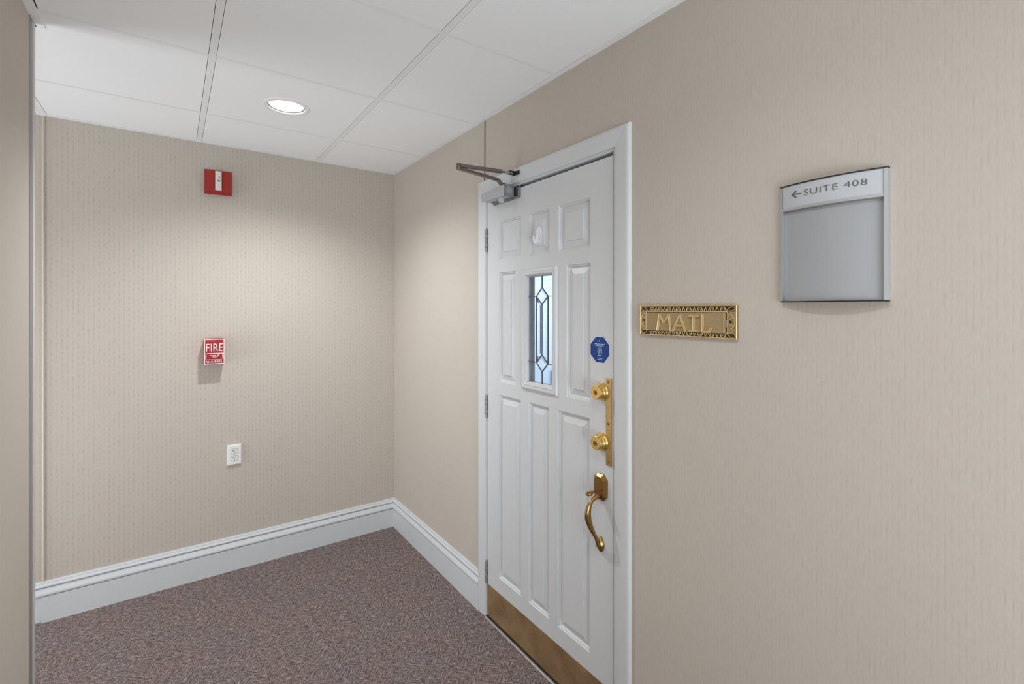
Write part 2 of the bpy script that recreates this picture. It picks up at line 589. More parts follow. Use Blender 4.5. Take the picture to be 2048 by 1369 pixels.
# wall angles
G().box(-.022, -.0002, -1.898, -.001, H - .0015, H + .003).build('wall_angle', 'tee', ceil)
G().box(-.023, -.0002, YB, -1.900, H - .0022, H + .003).build('wall_angle', 'tee', ceil)
G().box(XL, -.022, -.020, -.0002, H - .0015, H + .003).build('wall_angle', 'tee', ceil)
G().box(XW, XW + .025, YB, -.985, H - .0025, H + .003).build('wall_angle', 'tee', ceil)
G().box(-1.76, XW + .004, YE + .006, -.985, H - .0025, H + .003).build('wall_angle', 'tee', ceil)


# baseboards: flat board below, ogee moulding on top
def baseboard(name, a, b, axis, label, cap_b=True):
    """profile (out, z) swept from a to b along x (back wall) or y (right wall)"""
    board = [(0, 0), (.0165, 0), (.0165, .119), (.0145, .122), (0, .122)]
    mould = [(0, .122), (.0075, .122), (.0075, .1258), (.0185, .1266), (.0205, .132), (.0195, .139), (.0150, .147),
             (.0115, .1535), (.0105, .1600), (.0045, .1606), (.0045, .1640), (.0125, .1650), (.0138, .1695), (.0118, .1755), (.0085, .180), (.0085, .184), (.0070, .189), (.0055, .191), (0, .191)]
    def sweep(g, prof, a, b):
        pa = [((a, -o, z) if axis == 'x' else (-o, a, z)) for o, z in prof]
        pb = [((b, -o, z) if axis == 'x' else (-o, b, z)) for o, z in prof]
        g.loops([pa, pb], True, True)
        return g
    root = sweep(G(), board, a, b).build(name, 'base', None, 30)
    tag(root, label, 'baseboard', kind='structure')
    return root, lambda a2, b2: sweep(G(), mould, a2, b2).build('top_moulding', 'base', root, 30), lambda pr, a2, b2, n: sweep(G(), pr, a2, b2).build(n, 'base', root, 30)


r, mo, ex = baseboard('baseboard_back', -0.0165, -1.757, 'x', 'tall white moulded baseboard along the alarm wall')
mo(-.004, -1.787)
ex([(0, 0), (.003, 0), (.003, .119), (.002, .122), (0, .122)], -1.757, XL, 'set_back_board')
r, mo, ex = baseboard('baseboard_right', -0.0, -1.132, 'y', 'tall white moulded baseboard between the corner and the door')
mo(-.004, -1.132)
r, mo, ex = baseboard('baseboard_right_far', -2.093, YB, 'y', 'white moulded baseboard past the door casing')
r.name = 'baseboard_right.001'
mo(-2.093, YB)

# ------------------------------------------------------------------ door casing (trim_1): two legs, a mitred head, jambs
trim = empty('trim_1', (0, -1.6, 0))
tag(trim, 'white painted door casing and jamb around the panelled door', 'door frame', kind='structure')
CI0, CI1, CIZ = -1.190, -2.024, 2.054           # inner edges of the casing
CW = 0.066
prof = [(0, 0), (0, .0080), (.002, .0095), (.012, .0105), (.034, .0120), (.052, .0130), (.0610, .0128), (.0640, .0112), (.0656, .0085), (CW, .0060), (CW, 0)]


def casing_leg(side, name):
    yi = CI0 if side > 0 else CI1
    ra = [(-o, yi + side * d + 1.6, -0.003) for d, o in prof]
    rb = [(-o, yi + side * d + 1.6, CIZ + d) for d, o in prof]
    return G().loops([ra, rb], True, True).build(name, 'paint', trim, 30)


casing_leg(1, 'casing_leg')
casing_leg(-1, 'casing_leg')
ra = [(-o, CI0 + d + 1.6 - .0006, CIZ + d) for d, o in prof]
rb = [(-o, CI1 - d + 1.6 + .0006, CIZ + d) for d, o in prof]
G().loops([ra, rb], True, True).build('casing_head', 'paint', trim, 30)
# jambs and stops
G().box(-.001, .12, -1.176 + 1.6, -1.1935 + 1.6, 0, 2.058, .001).build('jamb', 'paint', trim)
G().box(-.001, .12, -2.031 + 1.6, -2.0105 + 1.6, 0, 2.058, .001).build('jamb', 'paint', trim)
G().box(-.001, .12, -2.0105 + 1.6, -1.1935 + 1.6, 2.0435, 2.058, .001).build('head_jamb', 'paint', trim)
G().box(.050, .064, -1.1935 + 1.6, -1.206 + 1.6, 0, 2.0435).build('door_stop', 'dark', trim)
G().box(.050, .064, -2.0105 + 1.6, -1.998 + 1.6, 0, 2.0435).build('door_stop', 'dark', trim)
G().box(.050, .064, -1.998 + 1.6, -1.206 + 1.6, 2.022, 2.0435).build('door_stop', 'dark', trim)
th = G().loops([[(-.016, -1.1935 + 1.6, 0.0), (-.014, -1.1935 + 1.6, .003), (.10, -1.1935 + 1.6, .004), (.10, -1.1935 + 1.6, 0)],
                [(-.016, -2.0105 + 1.6, 0.0), (-.014, -2.0105 + 1.6, .003), (.10, -2.0105 + 1.6, .004), (.10, -2.0105 + 1.6, 0)]], True, True)
th.build('threshold', 'threshold', trim, label='slim metal threshold strip')
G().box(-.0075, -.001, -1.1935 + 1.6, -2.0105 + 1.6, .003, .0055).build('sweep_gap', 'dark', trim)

# ------------------------------------------------------------------ door_1
YD = -1.6
door = empty('door_1', (0, YD, 0), R_RIGHT)
tag(door, 'white panelled door with a small leaded window and brass locks', 'door', kind='structure')
U = lambda y: -(y - YD)                                   # world y -> door-local x
DL, DR, DB, DT = U(-1.1965), U(-2.0065), 0.009, 2.030
PAN = [(-1.298, -1.470, 1.722, 1.905), (-1.530, -1.664, 1.722, 1.905), (-1.720, -1.897, 1.722, 1.905),
       (-1.298, -1.428, 1.153, 1.665), (-1.768, -1.898, 1.153, 1.665),
       (-1.294, -1.468, 0.231, 1.093), (-1.525, -1.660, 0.231, 1.093), (-1.715, -1.893, 0.231, 1.093)]
PAN = [(U(a), U(b), c, d) for a, b, c, d in PAN]
WIN = (U(-1.506), U(-1.690), 1.172, 1.645)                # clear hole behind the window frame
FRM = (U(-1.480), U(-1.716), 1.148, 1.667)                # outside of the applied window frame
holes = PAN + [WIN]
us = sorted({DL, DR} | {h[0] for h in holes} | {h[1] for h in holes})
vs_ = sorted({DB, DT} | {h[2] for h in holes} | {h[3] for h in holes})


def in_hole(u, v, hs):
    return any(h[0] < u < h[1] and h[2] < v < h[3] for h in hs)


g = G()
for w, hs in ((0.0, holes), (-0.044, [WIN])):
    for i in range(len(us) - 1):
        for j in range(len(vs_) - 1):
            if not in_hole((us[i] + us[i + 1]) / 2, (vs_[j] + vs_[j + 1]) / 2, hs):
                g.add([(us[i], vs_[j], w), (us[i + 1], vs_[j], w), (us[i + 1], vs_[j + 1], w), (us[i], vs_[j + 1], w)], [(0, 1, 2, 3)])
g.loops([rect_ring(DL, DR, DB, DT, 0, 0), rect_ring(DL, DR, DB, DT, 0, -.044)], False, False)
g.loops([rect_ring(*WIN, 0, 0), rect_ring(*WIN, 0, -.044)], False, False)
g.build('door_leaf', 'paint', door)
for a, b, c, d in PAN:
    st = [(0, 0), (.0016, -.0042), (.0062, -.0048), (.0086, -.0105), (.0100, -.0115), (.0135, -.0115), (.0370, -.0042), (.0378, -.0014)]
    g = G().loops([rect_ring(a, b, c, d, i, w) for i, w in st], False, True)
    g.build('raised_panel', 'paint', door)

# window in the door: moulded frame, cames, panes
st = [(0, -.0005), (.0025, .0075), (.006, .0105), (.011, .0110), (.015, .0090), (.018, .0085), (.021, .0105), (.025, .0095), (.030, .0030), (.033, -.006), (.034, -.014), (.034, -.028)]
wf = G().loops([rect_ring(*FRM, i, w) for i, w in st], False, False).build('window_frame', 'paint', door, 35)
bk = [(0, -.0435), (.004, -.053), (.020, -.055), (.030, -.046), (.034, -.030), (.034, -.026)]
G().loops([rect_ring(*FRM, i, w) for i, w in bk], False, False).build('back_moulding', 'paint', wf, 35)
gx0, gx1, gz0, gz1 = FRM[0] + .033, FRM[1] - .033, FRM[2] + .033, FRM[3] - .033
cx = U(-1.6030)
xl_, xr_ = U(-1.5650), U(-1.6415)
zt, zb = 1.5480, 1.2680                                   # heights of the two side points of the diamonds
Dt = [(cx, 1.5840), (xr_, zt), (cx, 1.5130), (xl_, zt)]
Db = [(cx, 1.3040), (xr_, zb), (cx, 1.2320), (xl_, zb)]
panes = [
    ([(gx0, gz1), (cx, gz1), Dt[0], Dt[3], (gx0, zt)], 'glass'),
    ([(cx, gz1), (gx1, gz1), (gx1, zt), Dt[1], Dt[0]], 'glass'),
    ([(gx0, zt), Dt[3], Db[3], (gx0, zb)], 'glass'),
    ([Dt[1], (gx1, zt), (gx1, zb), Db[1]], 'glass'),
    ([(gx0, zb), Db[3], Db[2], (cx, gz0), (gx0, gz0)], 'glass'),
    ([Db[1], (gx1, zb), (gx1, gz0), (cx, gz0), Db[2]], 'glass'),
    ([Dt[3], Dt[2], Db[0], Db[3]], 'glass_bevel'),
    ([Dt[2], Dt[1], Db[1], Db[0]], 'glass_bevel'),
    (Dt, 'glass_bevel'), (Db, 'glass_bevel')]


def inset_poly(poly, d):
    """shrink a convex polygon by distance d"""
    n = len(poly)
    area = sum(poly[i][0] * poly[(i + 1) % n][1] - poly[(i + 1) % n][0] * poly[i][1] for i in range(n))
    s = 1 if area > 0 else -1
    out = []
    for i in range(n):
        p, q, r = Vector(poly[i - 1]), Vector(poly[i]), Vector(poly[(i + 1) % n])
        d1, d2 = (q - p).normalized(), (r - q).normalized()
        n1, n2 = Vector((-d1.y, d1.x)) * s, Vector((-d2.y, d2.x)) * s
        bi = (n1 + n2)
        k = d / max(.15, 1 + n1.dot(n2))
        out.append(tuple(q + bi * k))
    return out


for poly, mt in panes:
    if mt == 'glass':
        g = G().prism(poly, -.015, -.011)
    else:
        ip = inset_poly(poly, .0105)
        g = G().loops([[(x, y, -.015) for x, y in poly], [(x, y, -.0115) for x, y in poly], [(x, y, -.0075) for x, y in ip]], True, True)
    g.build('glass_pane', mt, wf)
cames = [((cx, gz1), Dt[0]), (Dt[0], Dt[1]), (Dt[1], Dt[2]), (Dt[2], Dt[3]), (Dt[3], Dt[0]), ((gx0, zt), Dt[3]), (Dt[1], (gx1, zt)),
         (Dt[3], Db[3]), (Dt[2], Db[0]), (Dt[1], Db[1]), (Db[0], Db[1]), (Db[1], Db[2]), (Db[2], Db[3]), (Db[3], Db[0]),
         ((gx0, zb), Db[3]), (Db[1], (gx1, zb)), (Db[2], (cx, gz0))]
for a, b in cames:
    G().bar(a, b, .0032, -.0155, -.0085).build('lead_came', 'came', wf)

# kick plate
kp = G().box(DL + .001, DR - .012, .010, .160, .0002, .0018, .0005).build('kick_plate', 'plate', door, label='brown bronze kick plate along the foot of the door')
for uu in (.03, .16, .29, .42, .55, .67, .78):
    for vv in (.022, .148):
        G().lathe([(.0035, .0018), (.0035, .0024), (.002, .0029)], (DL + uu, vv, 0), seg=10).build('screw', 'plate', kp)

# hinges: leaf edge and five knuckles each
for zc in (1.826, 1.020, 0.216):
    ub = DL - .0030
    hg = G().box(DL - .0005, DL + .0060, zc - .056, zc + .056, -.001, .0016, .0006).build('hinge', 'hinge', door, label='grey painted butt hinge')
    zz = zc - .052
    for k, ln in enumerate((.0190, .0210, .0210, .0210, .0190)):
        rr = .0078 if k % 2 else .0064
        G().lathe([(rr - .0008, 0), (rr, .0006), (rr, ln - .0012), (rr - .0008, ln - .0006)], (ub, zz, .0062), (0, 1, 0), 14).build('knuckle', 'hinge', hg, 40)
        zz += ln + .0010
    G().lathe([(.0036, 0), (.0036, .003), (.002, .005)], (ub, zz, .0062), (0, 1, 0), 12).build('hinge_pin', 'hinge', hg, 40)


# deadbolts
def deadbolt(y, z):
    u = U(y)
    b = G().lathe([(.0325, 0), (.0330, .002), (.0318, .006), (.0300, .009), (.0296, .0095), (.0296, .011), (.0288, .016), (.0275, .019),
                   (.0272, .0195), (.0272, .021), (.0250, .031), (.0242, .0335), (.0225, .0350), (.0, .0352)], (u, z, 0), (0, 0, 1), 40, True, False)
    b = b.build('deadbolt', 'brass', door, 28, label='round brass deadbolt cylinder')
    G().lathe([(.0088, .0352), (.0088, .0362), (.0078, .0364), (.0078, .0357), (0, .0357)], (u, z, 0), (0, 0, 1), 24, False, False).build('lock_core', 'bronze', b, 30)
    G().box(u - .0009, u + .0009, z - .0055, z + .0045, .0355, .0366).build('keyhole', 'black', b)
    return b


deadbolt(-1.957, 1.2005)
deadbolt(-1.956, 1.0215)

# latch guard strip with three screws
ls = G().box(U(-1.978), U(-2.0035), .945, 1.252, .0002, .0042, .0012).build('latch_guard', 'brass_worn', door, 40, label='long narrow worn brass guard strip')
for z in (1.238, 1.093, .959):
    s = G().lathe([(.0052, .0042), (.0050, .0052), (.003, .0060), (0, .0062)], (U(-1.990), z, 0), (0, 0, 1), 14, False, False).build('screw', 'bronze', ls, 40)

# handle set: octagonal escutcheon, thumb latch, curved grip and foot
uc, vc = U(-1.953), .860
hw, hh, c = .0305, .0465, .016
octo = [(-hw + c, -hh), (hw - c, -hh), (hw, -hh + c), (hw, hh - c), (hw - c, hh), (-hw + c, hh), (-hw, hh - c), (-hw, -hh + c)]
sc = lambda k, w: [(uc + x * k if abs(k) else uc, vc + y * (1 - (1 - k) * hw / hh), w) for x, y in octo]
hs = G().loops([sc(1, 0), sc(1, .007), sc(.72, .0150)], True, True).build('handle_set', 'bronze', door, label='aged bronze entry handle with an eight-sided plate')
g = G().tube([(uc + .002, vc - .008, .012), (uc + .001, vc - .008, .030), (uc - .002, vc - .010, .045), (uc - .002, vc - .013, .060)], [.006, .006, .010, .0115], 14, .42, (0, 1, 0))
g.lathe([(.0115, -.0035), (.0125, 0), (.0115, .0035)], (uc - .002, vc - .0135, .060), (0, 1, 0), 18)
g.build('thumb_latch', 'bronze', hs, 50)
path = [(.000, .828, .010), (-.001, .828, .022), (-.003, .824, .036), (-.004, .815, .048), (-.004, .800, .0575), (-.004, .782, .0625), (-.004, .762, .062),
        (-.003, .740, .056), (-.002, .718, .046), (-.001, .700, .036), (.0, .684, .027), (.001, .668, .021), (.001, .655, .016)]
rad = [.0095, .0095, .0085, .0088, .0105, .0125, .0130, .0115, .0092, .0075, .0068, .0078, .0090]
# smooth the path
def densify(pts, rs, k=4):
    P, Rr = [], []
    n = len(pts)
    for i in range(n - 1):
        p0, p1, p2, p3 = (Vector(pts[max(i - 1, 0)]), Vector(pts[i]), Vector(pts[i + 1]), Vector(pts[min(i + 2, n - 1)]))
        for s in range(k):
            t = s / k
            P.append(0.5 * ((2 * p1) + (p2 - p0) * t + (2 * p0 - 5 * p1 + 4 * p2 - p3) * t * t + (3 * p1 - p0 - 3 * p2 + p3) * t ** 3))
            Rr.append(rs[i] * (1 - t) + rs[i + 1] * t)
    P.append(Vector(pts[-1])); Rr.append(rs[-1])
    return P, Rr


P, Rr = densify([(uc + a, b, w) for a, b, w in path], rad)
G().tube(P, Rr, 16, .72, (1, 0, 0)).build('grip', 'bronze', hs, 60)
leaf = [(0, .684), (-.009, .672), (-.0145, .656), (-.0135, .642), (-.007, .632), (0, .627), (.007, .632), (.0135, .642), (.0145, .656), (.009, .672)]
lc = (0, .655)
G().loops([[(uc + x, y, 0) for x, y in leaf], [(uc + x, y, .006) for x, y in leaf],
           [(uc + lc[0] + (x - lc[0]) * .6, lc[1] + (y - lc[1]) * .65, .013) for x, y in leaf]], True, True).build('foot_plate', 'bronze', hs, 40)
G().box(DR + .0003, DR + .0028, 1.262, 1.270, -.002, .0022, .0008).build('paint_chip', 'white', door)

# ------------------------------------------------------------------ door closer
clo = empty('door_closer', (0, -1.35, 2.02), R_RIGHT)
tag(clo, 'silver door closer with a folded dark steel arm atop the white door', 'door closer')
cu_ = lambda y: -(y + 1.35)
cz = lambda z: z - 2.02
G().box(cu_(-1.255), cu_(-1.468), cz(1.985), cz(2.036), 0.0003, .006, .002).build('mounting_plate', 'grey_cast', clo, 40)
poly = [(cu_(-1.250), cz(1.997)), (cu_(-1.430), cz(1.992)), (cu_(-1.430), cz(2.043)), (cu_(-1.247), cz(2.035)), (cu_(-1.242), cz(2.029)), (cu_(-1.243), cz(2.003))]
G().prism(poly, .020, .066).build('cover', 'silver', clo, 40, .003)
bdy = G().box(cu_(-1.430), cu_(-1.443), cz(1.990), cz(2.043), .018, .066, .003).build('body_end', 'grey_cast', clo, 40)
G().lathe([(.0165, 0), (.0160, .003), (.010, .0038), (0, .0038)], (cu_(-1.443), cz(2.017), .046), (1, 0, 0), 24, False, False).build('end_cap', 'hinge', bdy, 40)
G().box(cu_(-1.262), cu_(-1.425), cz(1.994), cz(2.032), .006, .022).build('cylinder_body', 'grey_cast', clo)
G().box(cu_(-1.434), cu_(-1.4405), cz(1.995), cz(2.038), .006, .0185).build('body_recess', 'black', clo)
pl = G().box(cu_(-1.441), cu_(-1.4655), cz(1.9905), cz(2.034), .0058, .0066).build('bracket_slot', 'hinge', clo)
G().box(cu_(-1.446), cu_(-1.455), cz(1.996), cz(2.030), .0064, .0072).build('slot_hole', 'black', pl)
for z in (2.002, 2.0125, 2.0235):
    G().lathe([(.0032, .0068), (.0028, .0088), (0, .0092)], (cu_(-1.457), cz(z), 0), (0, 0, 1), 12, False, False).build('screw', 'alu', pl, 40)
G().lathe([(.0125, 0), (.0130, -.003), (.0130, -.018), (.0105, -.023), (0, -.0235)], (cu_(-1.392), cz(1.992), .052), (0, 1, 0), 8, True, False).build('adjusting_cap', 'silver', clo, 40)
G().lathe([(.010, 0), (.010, .008), (.008, .010)], (cu_(-1.400), cz(2.040), .044), (0, 1, 0), 18).build('pinion', 'grey_cast', clo, 40)


def arm_bar(pts, hw, ht, name, mat='steel'):
    """strap of rectangular section along pts"""
    pts = [Vector(p) for p in pts]
    rings = []
    for i, p in enumerate(pts):
        d = (pts[min(i + 1, len(pts) - 1)] - pts[max(i - 1, 0)])
        s = Vector((d.z, 0, -d.x)).normalized() * hw if (d.x or d.z) else Vector((hw, 0, 0))
        n = d.normalized().cross(s.normalized()) * ht
        rings.append([p + s + n, p - s + n, p - s - n, p + s - n])
    return G().loops(rings, True, True).build(name, mat, clo, None, .0009, 1)


EL = (cu_(-1.389), cz(2.0935), .266)
arm_bar([(cu_(-1.402), cz(2.049), .040), (cu_(-1.400), cz(2.050), .058), (cu_(-1.399), cz(2.066), .074), (cu_(-1.398), cz(2.069), .090), (EL[0], cz(2.0870), EL[2])], .0100, .0052, 'main_arm')
F0 = (EL[0], cz(2.1000), EL[2])
F1 = (cu_(-1.424), cz(2.098), .070)
arm_bar([F0, F1], .0095, .0066, 'forearm')
g = G().lathe([(.0115, 0), (.012, .002), (.012, .022), (.0105, .025), (.005, .027)], (EL[0], cz(2.083), EL[2]), (0, 1, 0), 18)
g.build('elbow_joint', 'steel', clo, 40)
G().tube([F1, (cu_(-1.432), cz(2.0955), .046)], .0042, 10).build('threaded_rod', 'steel', clo, 40)
G().lathe([(.0085, -.005), (.0095, -.003), (.0095, .003), (.0085, .005)], (cu_(-1.434), cz(2.0950), .040), (0, 1, 0), 18).build('rod_end', 'hinge', clo, 40)
sh = G().box(cu_(-1.432), cu_(-1.480), cz(2.084), cz(2.101), .016, .0195, .001)
sh.box(cu_(-1.432), cu_(-1.450), cz(2.0995), cz(2.1025), .018, .046, .001)
sh.box(cu_(-1.432), cu_(-1.450), cz(2.0875), cz(2.0905), .018, .046, .001)
sh.build('arm_shoe', 'black', clo)

# ------------------------------------------------------------------ white plastic hook on the top middle panel
hk = empty('adhesive_hook', (0.0022, -1.597, 1.802), R_RIGHT)
tag(hk, 'small white oval plastic hook stuck on the top middle door panel', 'hook')
prof = [(0, 0), (.35, .0008), (.75, .001), (1, .0)]
ov = lambda k, w, dy=0: [(k * .0165 * math.cos(2 * math.pi * i / 24), dy + k * .040 * math.sin(2 * math.pi * i / 24), w) for i in range(24)]
G().loops([ov(1, .0), ov(1, .0035), ov(.86, .0062), ov(.5, .0075), ov(.15, .0078)], True, True).build('back_plate', 'hook_white', hk, 50)
P, Rr = densify([(0, .034, .005), (0, .022, .009), (0, .002, .010), (0, -.020, .012), (0, -.029, .018), (0, -.027, .026), (0, -.016, .031), (0, -.004, .0325)],
                [.003, .007, .0085, .010, .010, .0085, .0065, .004])
G().tube(P, Rr, 14, .55, (1, 0, 0)).build('hook_prong', 'hook_white', hk, 60)

# ------------------------------------------------------------------ blue octagonal sticker
stk = empty('octagonal_sticker', (-.0002, -1.9475, 1.3485), R_RIGHT)
tag(stk, 'blue eight-sided sticker with pale print above the upper deadbolt', 'sticker')
op = [(-.021, .0455), (.0165, .0455), (.0425, .019), (.0430, -.0165), (.0180, -.0450), (-.0195, -.0450), (-.0480, -.0190), (-.0485, .018)]
G().prism([(x * 1.035 - .0001, y * 1.035) for x, y in op], 0, .0003).build('sticker_border', 'print_blue_white', stk)
G().prism(op, .0003, .0006).build('sticker_face', 'blue', stk)
pr = G()
pr.prism([(-.0055 + .0022 * math.cos(math.pi / 2 + k * math.pi / 5) * (1 if k % 2 == 0 else .5), .0323 + .0026 * math.sin(math.pi / 2 + k * math.pi / 5) * (1 if k % 2 == 0 else .5)) for k in range(10)], .0006, .0008)
rnd = random.Random(3)


def script_line(g, x0, x1, y, h, w0=.0006, w1=.0008):
    x = x0
    while x < x1:
        wd = rnd.uniform(.0010, .0024)
        hh = h * rnd.uniform(.65, 1.0)
        g.box(x, min(x + wd, x1), y - hh / 2, y + hh / 2, w0, w1)
        x += wd + rnd.uniform(.0004, .0009)


pr.build('printed_star', 'print_blue_white', stk)
for x0, x1, y, h in ((-.0270, .0225, .0205, .0030), (-.0235, .0165, .0145, .0026), (-.0115, .0065, -.0205, .0036), (-.0140, .0108, -.0298, .0032), (-.0140, .0108, -.0352, .0030)):
    pr = G()
    script_line(pr, x0, x1, y, h)
    pr.build('printed_line', 'print_blue_white', stk)
ic = G()
bx0, bx1, by0, by1 = -.0125, .0075, -.0148, .0070
icpts = [(bx0 + .004, by1), (bx1 - .002, by1), (bx1, by1 - .004), (bx1, by0 + .004), (bx1 - .004, by0), (bx0 + .006, by0 + .001), (bx0, by0 + .006), (bx0, by1 - .003)]
for i in range(len(icpts)):
    ic.bar(icpts[i], icpts[(i + 1) % len(icpts)], .0011, .0006, .0008)
for k in range(10):
    a0, a1 = 2 * math.pi * k / 10, 2 * math.pi * (k + .75) / 10
    ic.bar((-.0025 + .0062 * math.cos(a0), -.0040 + .0070 * math.sin(a0)), (-.0025 + .0062 * math.cos(a1), -.0040 + .0070 * math.sin(a1)), .0010, .0006, .0008)
ic.bar((-.005, -.001), (-.001, -.001), .0012, .0006, .0008).bar((-.0048, -.001), (-.0048, -.008), .0012, .0006, .0008).bar((-.001, -.001), (-.0005, -.0045), .0012, .0006, .0008).bar((-.0048, -.0045), (-.0005, -.0045), .0012, .0006, .0008)
ic.build('sticker_emblem', 'print_blue_white', stk)

# ------------------------------------------------------------------ brass mail slot
ml = empty('mail_slot', (0, -2.298, 1.4595), R_RIGHT)
tag(ml, 'ornate cast brass mail slot lettered MAIL beside the door casing', 'mail slot')
X0, X1, Y0, Y1 = -.1670, .1615, -.0475, .0475
G().box(X0, X1, Y0, Y1, .0002, .0050, .0012).build('back_plate', 'mail_dark', ml)


def rim(name, a, b, c, d, wdt, w0, w1, mat='mail'):
    ch = wdt * .3
    g = G().loops([rect_ring(a, b, c, d, 0, w0), rect_ring(a, b, c, d, 0, w1 - ch), rect_ring(a, b, c, d, ch, w1), rect_ring(a, b, c, d, wdt - ch, w1),
                   rect_ring(a, b, c, d, wdt, w1 - ch), rect_ring(a, b, c, d, wdt, w0)], False, False)
    return g.build(name, mat, ml)


rim('outer_rim', X0, X1, Y0, Y1, .0040, .0002, .0092)
FX0, FX1, FY0, FY1 = -.1390, .1295, -.0310, .0245
# inner border (raised bars around the flap)
G().box(FX0 - .006, FX1 + .004, .0262, .0305, .004, .0085, .0008).build('upper_bar', 'mail', ml)
G().box(FX0 - .0055, FX0 - .0002, FY0, .0262, .004, .0080, .0008).build('side_bar', 'mail', ml)
G().box(FX1 + .0035, FX1 + .0065, FY0, .0262, .004, .0080, .0008).build('side_bar', 'mail', ml)
fl = G().box(FX0, FX1, FY0 - .001, FY1, .0040, .0068, .001).build('flap', 'mail_flap', ml)
lw0, lw1 = .0066, .0112


def letter(strokes, wd):
    g = G()
    for a, b in strokes:
        g.bar(a, b, wd, lw0, lw1)
    o = g.build('raised_letter', 'mail', fl, None)
    return o


def letter_ridge(strokes, wd, name='raised_letter'):
    """letters cast as ridged bars: two shoulders and a groove along the middle"""
    g = G()
    for a, b in strokes:
        a_, b_ = Vector(a), Vector(b)
        d = (b_ - a_).normalized()
        n = Vector((-d.y, d.x))
        prof = [(-wd / 2, lw0), (-wd / 2 + .0006, lw1 - .0004), (-wd / 2 + .0018, lw1), (-.0008, lw1 - .0011), (.0008, lw1 - .0011), (wd / 2 - .0018, lw1), (wd / 2 - .0006, lw1 - .0004), (wd / 2, lw0)]
        ra = [tuple(a_ + n * o) + (w,) for o, w in prof]
        rb = [tuple(b_ + n * o) + (w,) for o, w in prof]
        g.loops([ra, rb], True, True)
    return g.build(name, 'mail', fl)


letter_ridge([((-.0975, -.0320), (-.0895, .0200)), ((-.0905, .0190), (-.0720, -.0080)), ((-.0725, -.0080), (-.0545, .0190)), ((-.0555, .0200), (-.0480, -.0320))], .0068)
letter_ridge([((-.0415, -.0330), (-.0160, .0180)), ((-.0160, .0180), (.0035, -.0320)), ((-.0295, -.0150), (-.0010, -.0150))], .0066)
letter_ridge([((.0300, .0150), (.0300, -.0285)), ((.0140, .0150), (.0480, .0150)), ((.0120, -.0290), (.0455, -.0290))], .0066)
letter_ridge([((.0590, .0215), (.0590, -.0310)), ((.0565, -.0300), (.0800, -.0300)), ((.0790, -.0310), (.0865, -.0175))], .0066)
G().box(FX1 - .0075, FX1 - .0045, FY0 + .001, FY1 - .001, .0066, .0082, .0007).build('flap_edge_bead', 'mail', fl)
G().box(FX1 + .0008, FX1 + .0026, -.0150, .0060, .005, .0088, .0006).build('spring_clip', 'alu', ml)

# scroll ornaments along the upper and lower borders; each arch and each spike is a piece
def arc_pts(rx, ry, n=8, a0=0, a1=math.pi):
    return [(rx * math.cos(a0 + (a1 - a0) * k / n), ry * math.sin(a0 + (a1 - a0) * k / n)) for k in range(n + 1)]


ga = G()
ga.tube([(x, y, 0) for x, y in arc_pts(.0082, .0098)], .0014, 6, 1, (0, 0, 1))
ga.tube([(x, y, 0) for x, y in arc_pts(.0038, .0048, 6)], .0012, 6, 1, (0, 0, 1))
arch_me = ga.mesh('scroll_arch', 'mail', 50)
gs = G()
gs.tube([(-.0042, 0, 0), (-.0012, .0070, 0), (0, .0104, 0), (.0012, .0070, 0), (.0042, 0, 0)], .0013, 6, 1, (0, 0, 1))
spike_me = gs.mesh('scroll_spike', 'mail', 50)
AX = [-.1187, -.0880, -.0565, -.0221, .0134, .0494, .0858, .1207]
for flip, yb in ((1, .0312), (-1, -.0338)):
    for k, x in enumerate(AX):
        o = bpy.data.objects.new('scroll_arch', arch_me)
        COL.objects.link(o)
        o.parent = ml
        o.location = (x, yb, .0066)
        o.scale = (1, flip * (1 if flip > 0 else .92), 1)
        if k < 7:
            o = bpy.data.objects.new('scroll_spike', spike_me)
            COL.objects.link(o)
            o.parent = ml
            o.location = ((x + AX[k + 1]) / 2, yb, .0066)
            o.scale = (1, flip * (1 if flip > 0 else .92), 1)
# corner leaves
for sx in (-1, 1):
    for sy in (-1, 1):
        ex_, ey_ = (X0 + .006 if sx < 0 else X1 - .006), (Y0 + .006 if sy < 0 else Y1 - .006)
        tip = (ex_ - sx * .0250, ey_ - sy * .0115)
        mid1 = (ex_ - sx * .004, ey_ - sy * .0090)
        mid2 = (ex_ - sx * .013, ey_ - sy * .0005)
        P, Rr = densify([(tip[0], tip[1], .0066), (mid1[0] - sx * .007, mid1[1] - sy * .0016, .0066), (mid1[0], mid1[1], .0066), (ex_, ey_ - sy * .002, .0066), (mid2[0], mid2[1], .0066), (tip[0], tip[1], .0066)], [.0012] * 6, 3)
        G().tube(P, Rr, 6, 1, (0, 0, 1)).build('corner_leaf', 'mail', ml, 50)
# end fans: a half round with two spokes, on a stippled field
for sx, xb in ((-1, FX0 - .006), (1, FX1 + .007)):
    G().box(xb, X0 + .004 if sx < 0 else X1 - .004, -.0300, .0290, .0046, .0056).build('end_field', 'mail_flap', ml)
    rr = .0185
    ring = [(xb + sx * rr * math.cos(a), rr * 1.15 * math.sin(a), .0066) for a in [(-math.pi / 2 + math.pi * k / 10) for k in range(11)]]
    g = G().tube(ring, .0018, 6, 1, (0, 0, 1))
    g.tube([(xb, .004, .0066), (xb + sx * .013, .0125, .0066)], .0017, 6, 1, (0, 0, 1))
    g.tube([(xb, -.004, .0066), (xb + sx * .013, -.0125, .0066)], .0017, 6, 1, (0, 0, 1))
    g.build('end_fan', 'mail', ml, 50)
    G().prism([(xb + sx * .002, -.006), (xb + sx * .002, .006), (xb + sx * .013, 0)], .0056, .0060).build('fan_recess', 'mail_dark', ml)

